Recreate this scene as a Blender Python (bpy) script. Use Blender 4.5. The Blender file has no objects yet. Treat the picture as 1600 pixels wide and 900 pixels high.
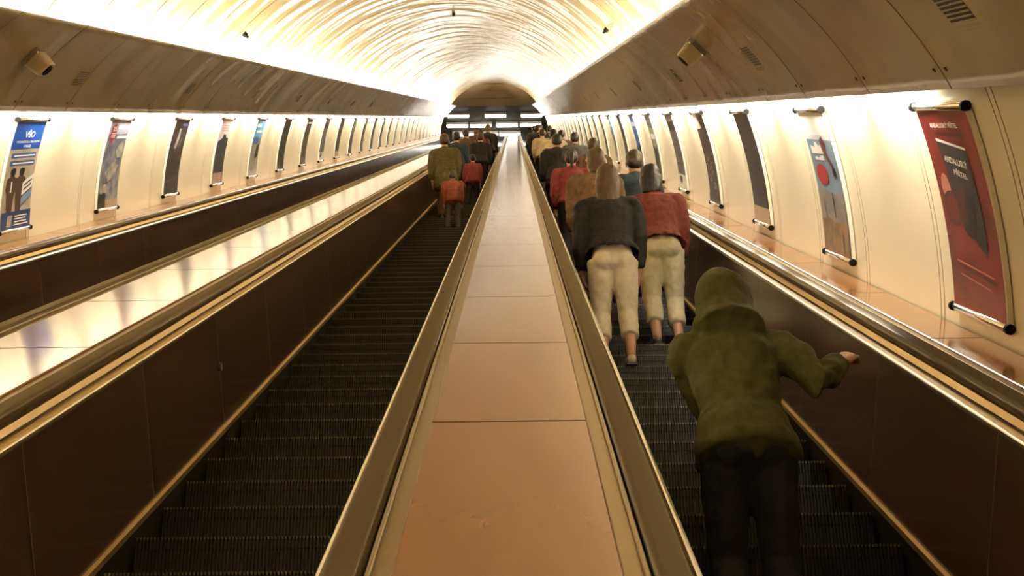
import bpy, bmesh, math, random
from mathutils import Vector, Matrix
random.seed(7)
SC = bpy.context.scene
COL = SC.collection
SL = math.radians(30.0)            # the tunnel climbs at thirty degrees
CS, SN = math.cos(SL), math.sin(SL)

def T(x, s, n):
    """tunnel coordinates (across, along the slope, square to the slope) to world; the eye is at 0, 0, 0"""
    return Vector((x, s*CS - n*SN, s*SN + n*CS))

# ------------------------------------------------------------------ camera
F_PX = 2250.0
cam = bpy.data.objects.new('camera', bpy.data.cameras.new('camera'))
COL.objects.link(cam)
cam.data.sensor_width = 36.0
cam.data.lens = 36.0*F_PX/1600.0
cam.data.clip_end = 400
PITCH = SL - math.atan(266.0/F_PX)
YAW = math.atan(5.0/F_PX)
ROLL = math.radians(0.57)
fw = Vector((-math.sin(YAW)*math.cos(PITCH), math.cos(YAW)*math.cos(PITCH), math.sin(PITCH)))
rt = fw.cross(Vector((0, 0, 1))).normalized()
up = rt.cross(fw)
rt2 = rt*math.cos(ROLL) - up*math.sin(ROLL)
up2 = up*math.cos(ROLL) + rt*math.sin(ROLL)
m = Matrix((rt2, up2, -fw)).transposed().to_4x4()
m.translation = T(0.022, 0, 0)
cam.matrix_world = m
SC.camera = cam

# ------------------------------------------------------------------ world and exposure
w = bpy.data.worlds.new('world'); SC.world = w; w.use_nodes = True
w.node_tree.nodes['Background'].inputs[0].default_value = (1.0, 0.85, 0.65, 1)
w.node_tree.nodes['Background'].inputs[1].default_value = 0.004
SC.view_settings.view_transform = 'Standard'
SC.view_settings.look = 'None'
SC.view_settings.gamma = 1.0
SC.view_settings.use_curve_mapping = False
SC.view_settings.exposure = 0.0

# ------------------------------------------------------------------ tunnel section
AX = -0.977                        # tunnel axis
R, N0 = 2.93, -1.03                # the tube of the tunnel
S0, S1 = -2.5, 78.0
LIPH, LIPN = 2.01, 0.68            # upper edge of the cove panel
BOTH, BOTN = 2.58, 0.085           # lower edge of the cove panel
PITCHS = 2.57                      # poster to poster
SP = 5.83                          # first poster on the right wall
DECKN = -0.915
def half(n): return math.sqrt(R*R - (n-N0)**2)

# lamps of the cove: battens of tube light behind the cove panel, one row shining up on the vault, one down the wall
UP_W, DOWN_W = 54.0, 34.0
LAMPC = (1.0, 0.89, 0.69)
lu = bpy.data.lights.new('cove_lamp_up', 'AREA'); lu.shape = 'RECTANGLE'; lu.size = 1.02; lu.size_y = 0.07; lu.energy = UP_W; lu.color = (1.0, 0.87, 0.63)
ld = bpy.data.lights.new('cove_lamp_down', 'AREA'); ld.shape = 'RECTANGLE'; ld.size = 1.02; ld.size_y = 0.05; ld.energy = DOWN_W; ld.color = (1.0, 0.94, 0.80)
def lamp(data, name, sg, h, n, s, dirh, dirn):
    o = bpy.data.objects.new(name, data); COL.objects.link(o)
    p = T(AX + sg*h, s, n)
    d = (T(sg*dirh, 0, dirn)).normalized()        # shining direction
    along = T(0, 1, 0)
    z = -d; x = along; y = z.cross(x).normalized()
    mm = Matrix((x, y, z)).transposed().to_4x4(); mm.translation = p
    o.matrix_world = mm
k = 0
s = SP - PITCHS*3.25
while s < S1 - 0.5:
    for sg in (-1, 1):
        lamp(lu, 'cove_lamp_up', sg, 2.22, 0.56, s, -0.25, 1.0)
        if sg < 0 or s > 5.5: lamp(ld, 'cove_lamp_down', sg, 2.625, 0.125, s, 1.0, -0.45)
    s += PITCHS/2

# ------------------------------------------------------------------ materials
def mat(name, col, rough=0.5, metal=0.0, spec=0.5, coat=0.0, coat_rough=0.05, noise=None, bump=None, ior=1.5, sheen=0.0):
    m = bpy.data.materials.new(name); m.use_nodes = True
    nt = m.node_tree; b = nt.nodes['Principled BSDF']
    b.inputs['Base Color'].default_value = (*col, 1)
    b.inputs['Roughness'].default_value = rough
    b.inputs['Metallic'].default_value = metal
    b.inputs['Specular IOR Level'].default_value = spec
    b.inputs['Coat Weight'].default_value = coat
    b.inputs['Coat Roughness'].default_value = coat_rough
    b.inputs['IOR'].default_value = ior
    b.inputs['Sheen Weight'].default_value = sheen
    tc = nt.nodes.new('ShaderNodeTexCoord')
    if noise:                       # (scale xyz, second colour, lo, hi, detail)
        mp = nt.nodes.new('ShaderNodeMapping'); mp.inputs['Scale'].default_value = noise[0]
        nz = nt.nodes.new('ShaderNodeTexNoise'); nz.inputs['Scale'].default_value = 1.0; nz.inputs['Detail'].default_value = noise[4] if len(noise) > 4 else 5
        rp = nt.nodes.new('ShaderNodeValToRGB')
        rp.color_ramp.elements[0].position = noise[2]; rp.color_ramp.elements[1].position = noise[3]
        rp.color_ramp.elements[0].color = (*col, 1); rp.color_ramp.elements[1].color = (*noise[1], 1)
        nt.links.new(tc.outputs['Object'], mp.inputs[0]); nt.links.new(mp.outputs[0], nz.inputs['Vector'])
        nt.links.new(nz.outputs['Fac'], rp.inputs[0]); nt.links.new(rp.outputs[0], b.inputs['Base Color'])
    if bump:                        # (scale xyz, strength, distance)
        mp2 = nt.nodes.new('ShaderNodeMapping'); mp2.inputs['Scale'].default_value = bump[0]
        nz2 = nt.nodes.new('ShaderNodeTexNoise'); nz2.inputs['Scale'].default_value = 1.0; nz2.inputs['Detail'].default_value = 1.0
        bp = nt.nodes.new('ShaderNodeBump'); bp.inputs['Strength'].default_value = bump[1]; bp.inputs['Distance'].default_value = bump[2]
        nt.links.new(tc.outputs['Object'], mp2.inputs[0]); nt.links.new(mp2.outputs[0], nz2.inputs['Vector'])
        nt.links.new(nz2.outputs['Fac'], bp.inputs['Height']); nt.links.new(bp.outputs[0], b.inputs['Normal'])
        if coat: nt.links.new(bp.outputs[0], b.inputs['Coat Normal'])
    return m

M = {}
M['wall'] = mat('cream_enamel', (0.66, 0.575, 0.405), 0.28, spec=0.5, bump=((0.9, 0.9, 0.9), 0.25, 0.03))
M['joint'] = mat('joint_sealant', (0.10, 0.07, 0.04), 0.7)
M['seam'] = mat('panel_seam', (0.30, 0.24, 0.15), 0.6)
M['vault'] = mat('vault_enamel', (0.52, 0.415, 0.235), 0.16, spec=0.8, bump=((0.8, 1.3, 0.8), 1.0, 0.075))
M['cove'] = mat('tan_enamel', (0.30, 0.23, 0.13), 0.22, spec=0.6, noise=((1.6, 1.6, 1.6), (0.24, 0.183, 0.104), 0.45, 0.75), bump=((0.9, 1.3, 0.9), 0.8, 0.03))
M['deck'] = mat('tan_laminate', (0.21, 0.088, 0.031), 0.11, spec=0.5, noise=((6, 1.6, 3), (0.17, 0.069, 0.023), 0.42, 0.72))
M['panel'] = mat('brown_laminate', (0.068, 0.034, 0.019), 0.17, spec=0.4, noise=((14, 22, 1.5), (0.042, 0.020, 0.011), 0.4, 0.7), bump=((1, 0.9, 1), 0.06, 0.02))
M['rail'] = mat('handrail_rubber', (0.088, 0.063, 0.038), 0.21, spec=0.55)
M['steel'] = mat('polished_steel', (0.88, 0.84, 0.75), 0.26, metal=1.0)
M['brass'] = mat('brass_guide', (0.85, 0.64, 0.32), 0.34, metal=0.85)
M['channel'] = mat('olive_metal_channel', (0.23, 0.17, 0.085), 0.35, metal=0.8)
M['dark'] = mat('dark_recess', (0.012, 0.010, 0.008), 0.5)
M['step'] = mat('step_casting', (0.008, 0.0072, 0.006), 0.5, metal=0.0, spec=0.3)
M['worn'] = mat('worn_step_edge', (0.085, 0.074, 0.052), 0.4, metal=0.3)
M['chrome'] = mat('poster_rail_chrome', (0.78, 0.74, 0.66), 0.2, metal=1.0)
M['black'] = mat('black_plastic', (0.005, 0.005, 0.005), 0.8, spec=0.1)
M['vent'] = mat('vent_dark', (0.012, 0.009, 0.006), 0.8)
M['ventbar'] = mat('vent_bar', (0.30, 0.21, 0.11), 0.4)
M['spk'] = mat('speaker_grey', (0.33, 0.24, 0.13), 0.35)
M['spk2'] = mat('speaker_front', (0.62, 0.50, 0.33), 0.3)
M['white'] = mat('white_paint', (0.8, 0.78, 0.74), 0.4)
M['tanboard'] = mat('tan_ceiling_board', (0.45, 0.33, 0.19), 0.5)
M['darkboard'] = mat('dark_ceiling', (0.05, 0.045, 0.038), 0.6)
M['floor'] = mat('landing_stone', (0.20, 0.17, 0.13), 0.4, noise=((8, 8, 8), (0.13, 0.11, 0.085), 0.4, 0.7))
def emit(name, col, st):
    m = bpy.data.materials.new(name); m.use_nodes = True
    b = m.node_tree.nodes['Principled BSDF']
    b.inputs['Base Color'].default_value = (*col, 1)
    b.inputs['Emission Color'].default_value = (*col, 1); b.inputs['Emission Strength'].default_value = st
    return m
M['lampglow'] = emit('lamp_glow', (1.0, 0.94, 0.82), 14.0)

# ------------------------------------------------------------------ mesh helpers
def link(name, me, parent=None, loc=(0, 0, 0), rot=(0, 0, 0)):
    o = bpy.data.objects.new(name, me); COL.objects.link(o)
    o.location = loc; o.rotation_euler = rot
    if parent: o.parent = parent
    return o
def obj(name, bm, mats, parent=None, loc=(0, 0, 0), rot=(0, 0, 0), smooth=False, normals=True):
    if normals: bmesh.ops.recalc_face_normals(bm, faces=bm.faces)
    me = bpy.data.meshes.new(name); bm.to_mesh(me); bm.free()
    for mm in (mats if isinstance(mats, (list, tuple)) else [mats]): me.materials.append(mm)
    if smooth:
        for p in me.polygons: p.use_smooth = True
    return link(name, me, parent, loc, rot)
def tag(o, label=None, cat=None, group=None, kind=None):
    if label: o['label'] = label
    if cat: o['category'] = cat
    if group: o['group'] = group
    if kind: o['kind'] = kind
    return o
def empty(name, label, cat, loc=(0, 0, 0), rot=(0, 0, 0), group=None):
    o = bpy.data.objects.new(name, None); COL.objects.link(o)
    o.empty_display_size = 0.1
    o.location = loc; o.rotation_euler = rot
    return tag(o, label, cat, group)
TR = (SL, 0, 0)                    # rotation of everything built square to the slope
def box(bm, x0, x1, y0, y1, z0, z1, mi=0):
    v = [bm.verts.new((x, y, z)) for x in (x0, x1) for y in (y0, y1) for z in (z0, z1)]
    for q in ((0, 1, 3, 2), (4, 6, 7, 5), (0, 4, 5, 1), (2, 3, 7, 6), (0, 2, 6, 4), (1, 5, 7, 3)):
        f = bm.faces.new([v[i] for i in q]); f.material_index = mi
def prism(bm, pts, y0, y1, mi=0):
    """closed outline (x, z) run along y"""
    a = [bm.verts.new((x, y0, z)) for x, z in pts]; b = [bm.verts.new((x, y1, z)) for x, z in pts]
    n = len(pts)
    for i in range(n):
        f = bm.faces.new((a[i], a[(i+1) % n], b[(i+1) % n], b[i])); f.material_index = mi
    f = bm.faces.new(a[::-1]); f.material_index = mi
    f = bm.faces.new(b); f.material_index = mi
def round_outline(x0, x1, z0, z1, r, k=4):
    out = []
    for cx, cz, a0 in ((x1-r, z1-r, 0), (x0+r, z1-r, 90), (x0+r, z0+r, 180), (x1-r, z0+r, 270)):
        for i in range(k+1):
            a = math.radians(a0 + 90*i/k); out.append((cx + r*math.cos(a), cz + r*math.sin(a)))
    return out
def run_shell(bm, pts, rows, inset):
    """open outline pts (x, z) run along y through rows (y, depth, material of the strip that follows); inset(i, d) moves point i by d into the groove"""
    prev = None; pm = 0; rowverts = []
    for y, d, mi in rows:
        cur = []
        for i, (x, z) in enumerate(pts):
            dx, dz = inset(i, d); cur.append(bm.verts.new((x+dx, y, z+dz)))
        if prev:
            for i in range(len(pts)-1):
                f = bm.faces.new((prev[i], prev[i+1], cur[i+1], cur[i])); f.material_index = pm; f.smooth = True
        prev, pm = cur, mi
        rowverts.append(cur)
    for row in rowverts[1:-1]:
        for a, b in zip(row, row[1:]):
            e = bm.edges.get((a, b))
            if e: e.smooth = False
def seam_rows(s0, s1, seams, width, depth):
    rows = [(s0, 0, 0)]
    for c in sorted(seams):
        if c-width < s0+0.02 or c+width > s1-0.02: continue
        a, b = c-width/2, c+width/2
        rows += [(a-0.0015, 0, 1), (a, depth, 1), (b, depth, 1), (b+0.0015, 0, 0)]
    rows.append((s1, 0, 0))
    return rows
def curve_normals_inset(pts, outward):
    """outward: function giving the unit direction of a groove at point i"""
    return lambda i, d: (outward(i)[0]*d, outward(i)[1]*d)

# ------------------------------------------------------------------ the shell of the tunnel
panel_seams = []
s = SP - PITCHS*5
while s < S1+3:
    panel_seams += [s-0.6, s+0.6]; s += PITCHS
wall_seams = []
for c in panel_seams: wall_seams += [c-0.028, c+0.028]

for sg, side in ((-1, 'left'), (1, 'right')):
    pts = []; outs = []
    for i in range(25):
        n = DECKN - 0.03 + (0.40 - DECKN + 0.03)*i/24
        h = half(n)
        pts.append((AX + sg*h, n)); outs.append((sg*h/R, (n-N0)/R))
    bm = bmesh.new()
    run_shell(bm, pts, seam_rows(S0, S1, wall_seams, 0.008, 0.008), curve_normals_inset(pts, lambda i: outs[i]))
    tag(obj('wall_'+side, bm, [M['wall'], M['seam']], loc=T(0, 0, 0), rot=TR), kind='structure')

# the vault over the two coves
pts = []; outs = []
a0 = math.asin((0.38-N0)/R)
for i in range(73):
    a = a0 + (math.pi-2*a0)*i/72
    pts.append((AX + R*math.cos(a), N0 + R*math.sin(a))); outs.append((math.cos(a), math.sin(a)))
bm = bmesh.new()
run_shell(bm, pts, seam_rows(S0, S1, panel_seams, 0.034, 0.012), curve_normals_inset(pts, lambda i: outs[i]))
tag(obj('ceiling', bm, [M['vault'], M['joint']], loc=T(0, 0, 0), rot=TR), kind='structure')

# the sloping cove panels that hide the lamps
def cove_pt(t):
    """point of the panel face (half width, n) and its outward direction; t from 0 at the lower edge to 1 at the lip"""
    bul = 0.045*4*t*(1-t)
    h = BOTH + (LIPH-BOTH)*t; n = BOTN + (LIPN-BOTN)*t
    L = math.hypot(LIPH-BOTH, LIPN-BOTN)
    ox, on = (LIPN-BOTN)/L, -(LIPH-BOTH)/L
    return h + ox*bul, n + on*bul, ox, on
for sg, i in ((-1, 1), (1, 2)):
    pts = []; outs = []
    for k in range(17):
        h, n, ox, on = cove_pt(k/16)
        pts.append((AX + sg*h, n)); outs.append((sg*ox, on))
    back = [(pts[k][0] + outs[k][0]*0.012, pts[k][1] + outs[k][1]*0.012) for k in range(16, -1, -1)]
    loop = pts + back + [pts[0]]; louts = outs + outs[::-1] + [outs[0]]
    bm = bmesh.new()
    rows = seam_rows(S0, S1, panel_seams, 0.010, 0.006)
    run_shell(bm, loop, rows, lambda i, d: (louts[i][0]*d*(1 if i < 17 or i == 34 else 0), louts[i][1]*d*(1 if i < 17 or i == 34 else 0)))
    bmesh.ops.remove_doubles(bm, verts=bm.verts, dist=1e-5)
    tag(obj('trim_%d' % i, bm, [M['cove'], M['joint']], loc=T(0, 0, 0), rot=TR), kind='structure')

# the sloping slab under the escalators
bm = bmesh.new()
box(bm, AX-3.2, AX+3.2, S0, S1+0.6, -2.45, -2.25)
tag(obj('floor', bm, M['dark'], loc=T(0, 0, 0), rot=TR), kind='structure')
# ------------------------------------------------------------------ balustrades between and beside the escalators
STEPN = -1.688
DECK_JOINTS = [5.83 + 1.535*k for k in range(-5, 48)]
def balustrade_side(par, x, sg):
    """x: face of the steel trim; sg: direction from the steps into the balustrade"""
    P = lambda u: x + sg*u
    bm = bmesh.new()
    prism(bm, [(P(0.004), -2.25), (P(0.004), -1.66), (P(0.03), -1.66), (P(0.03), -2.25)], S0, S1)
    obj('skirt_plate', bm, M['dark'], par)
    bm = bmesh.new()
    prism(bm, [(P(-0.006), -1.665), (P(-0.006), -1.640), (P(0.02), -1.634), (P(0.03), -1.634), (P(0.03), -1.665)], S0, S1)
    obj('skirt_strip', bm, M['brass'], par)
    bm = bmesh.new()                                     # wood panel, jointed along its length
    pts = [(P(0.010), -1.634), (P(0.040), -1.0)]
    run_shell(bm, pts, seam_rows(S0, S1, [c+0.3 for c in DECK_JOINTS], 0.007, 0.006), lambda i, d: (sg*d, 0))
    obj('side_panel', bm, [M['panel'], M['joint']], par)
    bm = bmesh.new()
    xs = sorted((P(-0.016), P(0.045)))
    prism(bm, round_outline(xs[0], xs[1], -1.008, -0.982, 0.010), S0, S1)
    obj('top_trim', bm, M['steel'], par, smooth=False)
    bm = bmesh.new()
    prism(bm, [(P(0.040), -0.984), (P(0.040), -0.972), (P(0.170), -0.972), (P(0.170), -0.984)], S0, S1)
    obj('recess', bm, M['dark'], par)
    bm = bmesh.new()
    prism(bm, [(P(0.022), -0.968), (P(0.030), -0.946), (P(0.075), -0.946), (P(0.075), -0.974), (P(0.030), -0.974)], S0, S1)
    obj('handrail_guide', bm, M['brass'], par)
    xs = sorted((P(0.026), P(0.112)))
    bm = bmesh.new()
    prism(bm, round_outline(xs[0], xs[1], -0.943, -0.899, 0.020, 6), S0, S1)
    obj('handrail', bm, M['rail'], par, smooth=True)
    bm = bmesh.new()
    xs = sorted((P(0.118), P(0.130)))
    prism(bm, round_outline(xs[0], xs[1], -0.972, -0.910, 0.004, 3), S0, S1)
    xs = sorted((P(0.126), P(0.172)))
    prism(bm, round_outline(xs[0], xs[1], -0.972, -0.924, 0.004, 3), S0, S1)
    obj('deck_channel', bm, M['channel'], par)
def deck(par, xa, xb):
    bm = bmesh.new()
    pts = [(xa, -0.97), (xa, DECKN-0.002), (xa+0.003, DECKN), (xb-0.003, DECKN), (xb, DECKN-0.002), (xb, -0.97)]
    run_shell(bm, pts, seam_rows(S0, S1, DECK_JOINTS, 0.013, 0.006), lambda i, d: (0, -d))
    for f in bm.faces: f.smooth = False
    obj('deck', bm, [M['deck'], M['joint']], par)
def balustrade(xl, xr, label):
    xc = ((xl if xl is not None else xr) + (xr if xr is not None else xl))/2
    e = empty('balustrade', label, 'balustrade', T(0, 0, 0), TR)
    if xl is not None: balustrade_side(e, xl, 1)
    if xr is not None: balustrade_side(e, xr, -1)
    wl, wr = AX-half(DECKN)+0.012, AX+half(DECKN)-0.012
    deck(e, xl+0.172 if xl is not None else wl, xr-0.172 if xr is not None else wr)
    return e
balustrade(-0.407, 0.407, 'central balustrade with tan tiled deck and two handrails running up the middle')
body2 = balustrade(-2.36, -1.55, 'balustrade left of the middle escalator, its shiny deck reflecting the posters')
balustrade(1.55, None, 'balustrade along the right wall with tan tiled ledge under the posters')
balustrade(None, -3.503, 'balustrade along the left wall, farthest left handrail and narrow ledge')

bm = bmesh.new(); bmesh.ops.create_cone(bm, cap_ends=True, segments=18, radius1=0.026, radius2=0.022, depth=0.014, matrix=Matrix.Translation((-1.572, 7.67, -1.32)) @ Matrix.Rotation(math.pi/2, 4, 'Y'))
obj('plug', bm, M['dark'], body2)
# ------------------------------------------------------------------ escalators
def step_mesh(xa, xb, detailed):
    bm = bmesh.new()
    W = xb-xa; z0 = -0.2309
    if not detailed:
        box(bm, xa, xb, 0.0, 0.43, -0.05, 0.0); box(bm, xa, xb, -0.004, 0.012, z0-0.02, -0.0)
    else:
        pitch = 0.0145; nc = int(W/pitch); g = 0.0085; dp = 0.011
        pts = [(xa, -0.05)]; pr = []
        x = xa + (W-nc*pitch)/2
        for i in range(nc):
            pts += [(x, -dp), (x, 0), (x+pitch-g+0.002, 0), (x+pitch-g+0.002, -dp)]; pr.append(x); x += pitch
        pts += [(xb, -dp), (xb, -0.05)]
        # tread: comb outline run backward, its front edge worn bright
        ys = [0.0, 0.012, 0.41]
        rings = [[bm.verts.new((px, y, pz)) for px, pz in pts] for y in ys]
        n = len(pts)
        for a, b, mi in ((0, 1, 1), (1, 2, 0)):
            for i in range(n):
                f = bm.faces.new((rings[a][i], rings[a][(i+1) % n], rings[b][(i+1) % n], rings[b][i]))
                f.material_index = mi if (mi == 0 or (abs(pts[i][1]) < 1e-6 and abs(pts[(i+1) % n][1]) < 1e-6)) else 0
        for i in range(nc):
            q = [1+4*i, 2+4*i, 3+4*i, 4+4*i]
            f = bm.faces.new([rings[0][k] for k in q]); f.material_index = 1
        # riser: ribbed plate below the nosing
        ptr = [(xa, 0.03)]
        for x in pr: ptr += [(x, 0.012), (x, 0.002), (x+pitch-g+0.002, 0.002), (x+pitch-g+0.002, 0.012)]
        ptr += [(xb, 0.012), (xb, 0.03)]
        a = [bm.verts.new((px, py, z0-0.004)) for px, py in ptr]; b = [bm.verts.new((px, py, -dp)) for px, py in ptr]
        for i in range(len(ptr)):
            bm.faces.new((a[i], a[(i+1) % len(ptr)], b[(i+1) % len(ptr)], b[i]))
    bmesh.ops.recalc_face_normals(bm, faces=bm.faces)
    me = bpy.data.meshes.new('step'); bm.to_mesh(me); bm.free()
    me.materials.append(M['step']); me.materials.append(M['worn'])
    return me
PS = 0.4/CS
def step_nose(phase, k):
    return T(0, phase + k*PS, STEPN)
def escalator(xa, xb, phase, label, individual):
    e = empty('escalator', label, 'escalator', T((xa+xb)/2, 0, STEPN-0.05), (0, 0, 0))
    base = Vector(e.location); xm = (xa+xb)/2
    k0 = int((1.2-phase)/PS); k1 = int((S1-1.2-phase)/PS)
    kn = k0 + 100 if individual else k0
    me = step_mesh(xa-xm, xb-xm, True) if individual else None
    for k in range(k0, min(kn, k1)):
        p = step_nose(phase, k); p.x = xm
        link('step', me, e, p-base)
    bm = bmesh.new()
    for k in range(min(kn, k1), k1+1):
        p = step_nose(phase, k)-base; p.x = 0
        box(bm, xa-xm, xb-xm, p.y, p.y+0.4, p.z-0.26, p.z)
    tag(obj('upper_steps', bm, M['step'], e), kind='stuff')
    return e
PH_L, PH_R = 0.184, -0.011
escalator(0.418, 1.539, PH_R, 'right escalator of dark ribbed steps carrying riders in capri trousers', True)
escalator(-1.539, -0.418, PH_L, 'middle escalator of dark steps, empty in its lower half', True)
escalator(-3.492, -2.371, 0.1, 'leftmost escalator sunk between two balustrades', False)

# ------------------------------------------------------------------ the hall at the top
top = T(0, S1-0.8, STEPN)
bm = bmesh.new(); box(bm, AX-5, AX+5, top.y, top.y+16, top.z-0.3, top.z)
tag(obj('landing_floor', bm, M['floor']), kind='structure')
CZ = top.z + 4.0
mouth_y = T(0, S1, 1.9).y - 0.05
ceil_y0 = mouth_y
bm = bmesh.new(); box(bm, AX-5, AX+5, ceil_y0, top.y+16, CZ+0.12, CZ+0.3)
tag(obj('ceiling_hall', bm, M['darkboard']), kind='structure')
bm = bmesh.new(); box(bm, AX-5, AX+5, top.y+15.8, top.y+16, top.z, CZ+0.3)
tag(obj('wall_hall', bm, M['darkboard']), kind='structure')
for sg, nm in ((-1, 'left'), (1, 'right')):
    bm = bmesh.new(); box(bm, AX+sg*5-0.1, AX+sg*5+0.1, mouth_y-2, top.y+16, top.z-0.3, CZ+0.3)
    tag(obj('wall_hall_'+nm, bm, M['tanboard']), kind='structure')
# cross boards of the hall ceiling
by = ceil_y0 + 0.25; i = 0
for yy, wd in ((0.15, 0.75), (1.02, 0.62), (1.72, 0.75), (2.60, 0.75)):
    bm = bmesh.new(); box(bm, AX-4.6, AX+4.6, ceil_y0+yy, ceil_y0+yy+wd, CZ-0.02, CZ+0.05)
    box(bm, AX-4.6, AX+4.6, ceil_y0+yy, ceil_y0+yy+0.03, CZ+0.05, CZ+0.12)
    tag(obj('ceiling_board', bm, M['tanboard']), 'tan cross board of the hall ceiling beyond the tunnel mouth', 'ceiling board', 'cross boards of the hall ceiling')
lampspots = []
for y, xs in ((70.95, (-2.1, 0.0, 2.05)), (72.05, (-2.2, -0.85, 0.65, 2.0)), (73.1, (-1.9, -0.5, 0.8)), (74.3, (-2.0, -0.3, 1.1)), (75.5, (-1.2, 0.4))):
    for x in xs: lampspots.append((AX+x, y))
for x, y in lampspots:
    t = empty('hall_lamp', 'glowing ceiling lamp of the hall beyond the top of the escalators', 'ceiling lamp', (x, y, CZ-0.01), group='ceiling lamps of the top hall')
    bm = bmesh.new(); box(bm, -0.62, 0.62, -0.14, 0.14, -0.02, 0.14); obj('housing', bm, M['white'], t)
    bm = bmesh.new(); prism(bm, round_outline(-0.58, 0.58, -0.075, -0.02, 0.025, 3), -0.11, 0.11); obj('diffuser', bm, M['lampglow'], t)
# ------------------------------------------------------------------ posters on the curved walls
PW, PH = 0.66, 0.86
A_LO = math.asin((-0.815-N0)/R); A_HI = math.asin((0.025-N0)/R)
PH = R*(A_HI-A_LO)
def poster_map(sg):
    base_h = R*math.cos(A_LO); base_n = N0 + R*math.sin(A_LO)
    def f(x, y, off):
        """x from -PW/2 to PW/2 as read, y from 0 to PH up the poster, off: distance in front of the wall"""
        a = A_LO + y/R; r = R-off
        return (sg*(r*math.cos(a)-base_h), -sg*x, N0 + r*math.sin(a)-base_n)
    base = lambda s: T(AX + sg*base_h, s, base_n)
    return f, base
def art(name, c1, c2=None, sc=(9, 9, 9), lo=0.38, hi=0.66, rough=0.3):
    key = 'print_'+name
    if key not in M: M[key] = mat(key, c1, rough, spec=0.45, noise=(sc, c2, lo, hi, 4) if c2 else None)
    return M[key]
WHITE = lambda: art('white', (0.75, 0.72, 0.68))
def patch_bm(bm, poly, mi, fmap, off, ucoord=True):
    t = bmesh.new()
    t.faces.new([t.verts.new(((u-0.5)*PW, v*PH, 0)) for u, v in poly])
    map_into(t, bm, mi, fmap, off)
def map_into(t, bm, mi, fmap, off):
    ys = [v.co.y for v in t.verts]
    k = math.ceil(min(ys)/0.06); y = k*0.06
    while y < max(ys):
        bmesh.ops.bisect_plane(t, geom=t.verts[:]+t.edges[:]+t.faces[:], plane_co=(0, y, 0), plane_no=(0, 1, 0)); y += 0.06
    vs = {v: bm.verts.new(fmap(v.co.x, v.co.y, off)) for v in t.verts}
    for f in t.faces:
        g = bm.faces.new([vs[v] for v in f.verts]); g.material_index = mi
    t.free()
def text_bm(t, body, cx, cy, width, height, slant=0.0):
    cu = bpy.data.curves.new('lettering', 'FONT'); cu.body = body; cu.align_x = 'CENTER'; cu.resolution_u = 3
    cu.offset = 0.022
    o = bpy.data.objects.new('lettering', cu); COL.objects.link(o)
    me = bpy.data.meshes.new_from_object(o.evaluated_get(bpy.context.evaluated_depsgraph_get()))
    bpy.data.objects.remove(o); bpy.data.curves.remove(cu)
    q = bmesh.new(); q.from_mesh(me); bpy.data.meshes.remove(me)
    x0 = min(v.co.x for v in q.verts); x1 = max(v.co.x for v in q.verts)
    y0 = min(v.co.y for v in q.verts); y1 = max(v.co.y for v in q.verts)
    cx = (cx-0.5)*PW; cy *= PH; w_, h_ = width*PW, height*PH
    vs = {}
    for v in q.verts:
        fx = (v.co.x-x0)/(x1-x0)-0.5
        vs[v] = t.verts.new((cx+fx*w_, cy+((v.co.y-y0)/(y1-y0)-0.5)*h_+slant*fx*w_, 0))
    for f in q.faces: t.faces.new([vs[v] for v in f.verts])
    q.free()
def rect(u0, v0, u1, v1, sk=0.0): return [(u0, v0), (u1, v0+sk), (u1, v1+sk), (u0, v1)]
def oval(cu, cv, ru, rv, k=18): return [(cu+ru*math.cos(2*math.pi*i/k), cv+rv*math.sin(2*math.pi*i/k)) for i in range(k)]
def jag(u0, u1, v0, v1, k, amp, rnd):
    """area with an uneven top edge"""
    pts = [(u0, v0), (u1, v0)]
    for i in range(k+1): pts.append((u1+(u0-u1)*i/k, v1+rnd.uniform(-amp, amp)))
    return pts
def figure(u, v, h, w=None):
    """outline of a standing figure used in the printed pictures"""
    w = w or h*0.55
    prof = [(0.10, 0), (0.14, .30), (0.16, .45), (0.22, .55), (0.20, .78), (0.07, .82), (0.07, .85)]
    right = [(u+x*w, v+y*h) for x, y in prof]; left = [(u-x*w, v+y*h) for x, y in prof]
    head = [(u+0.085*w*math.sin(a)*1.3, v+h*0.925+h*0.075*-math.cos(a)) for a in [math.pi*i/8 for i in range(1, 16)]]
    return right + head + left[::-1]

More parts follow.
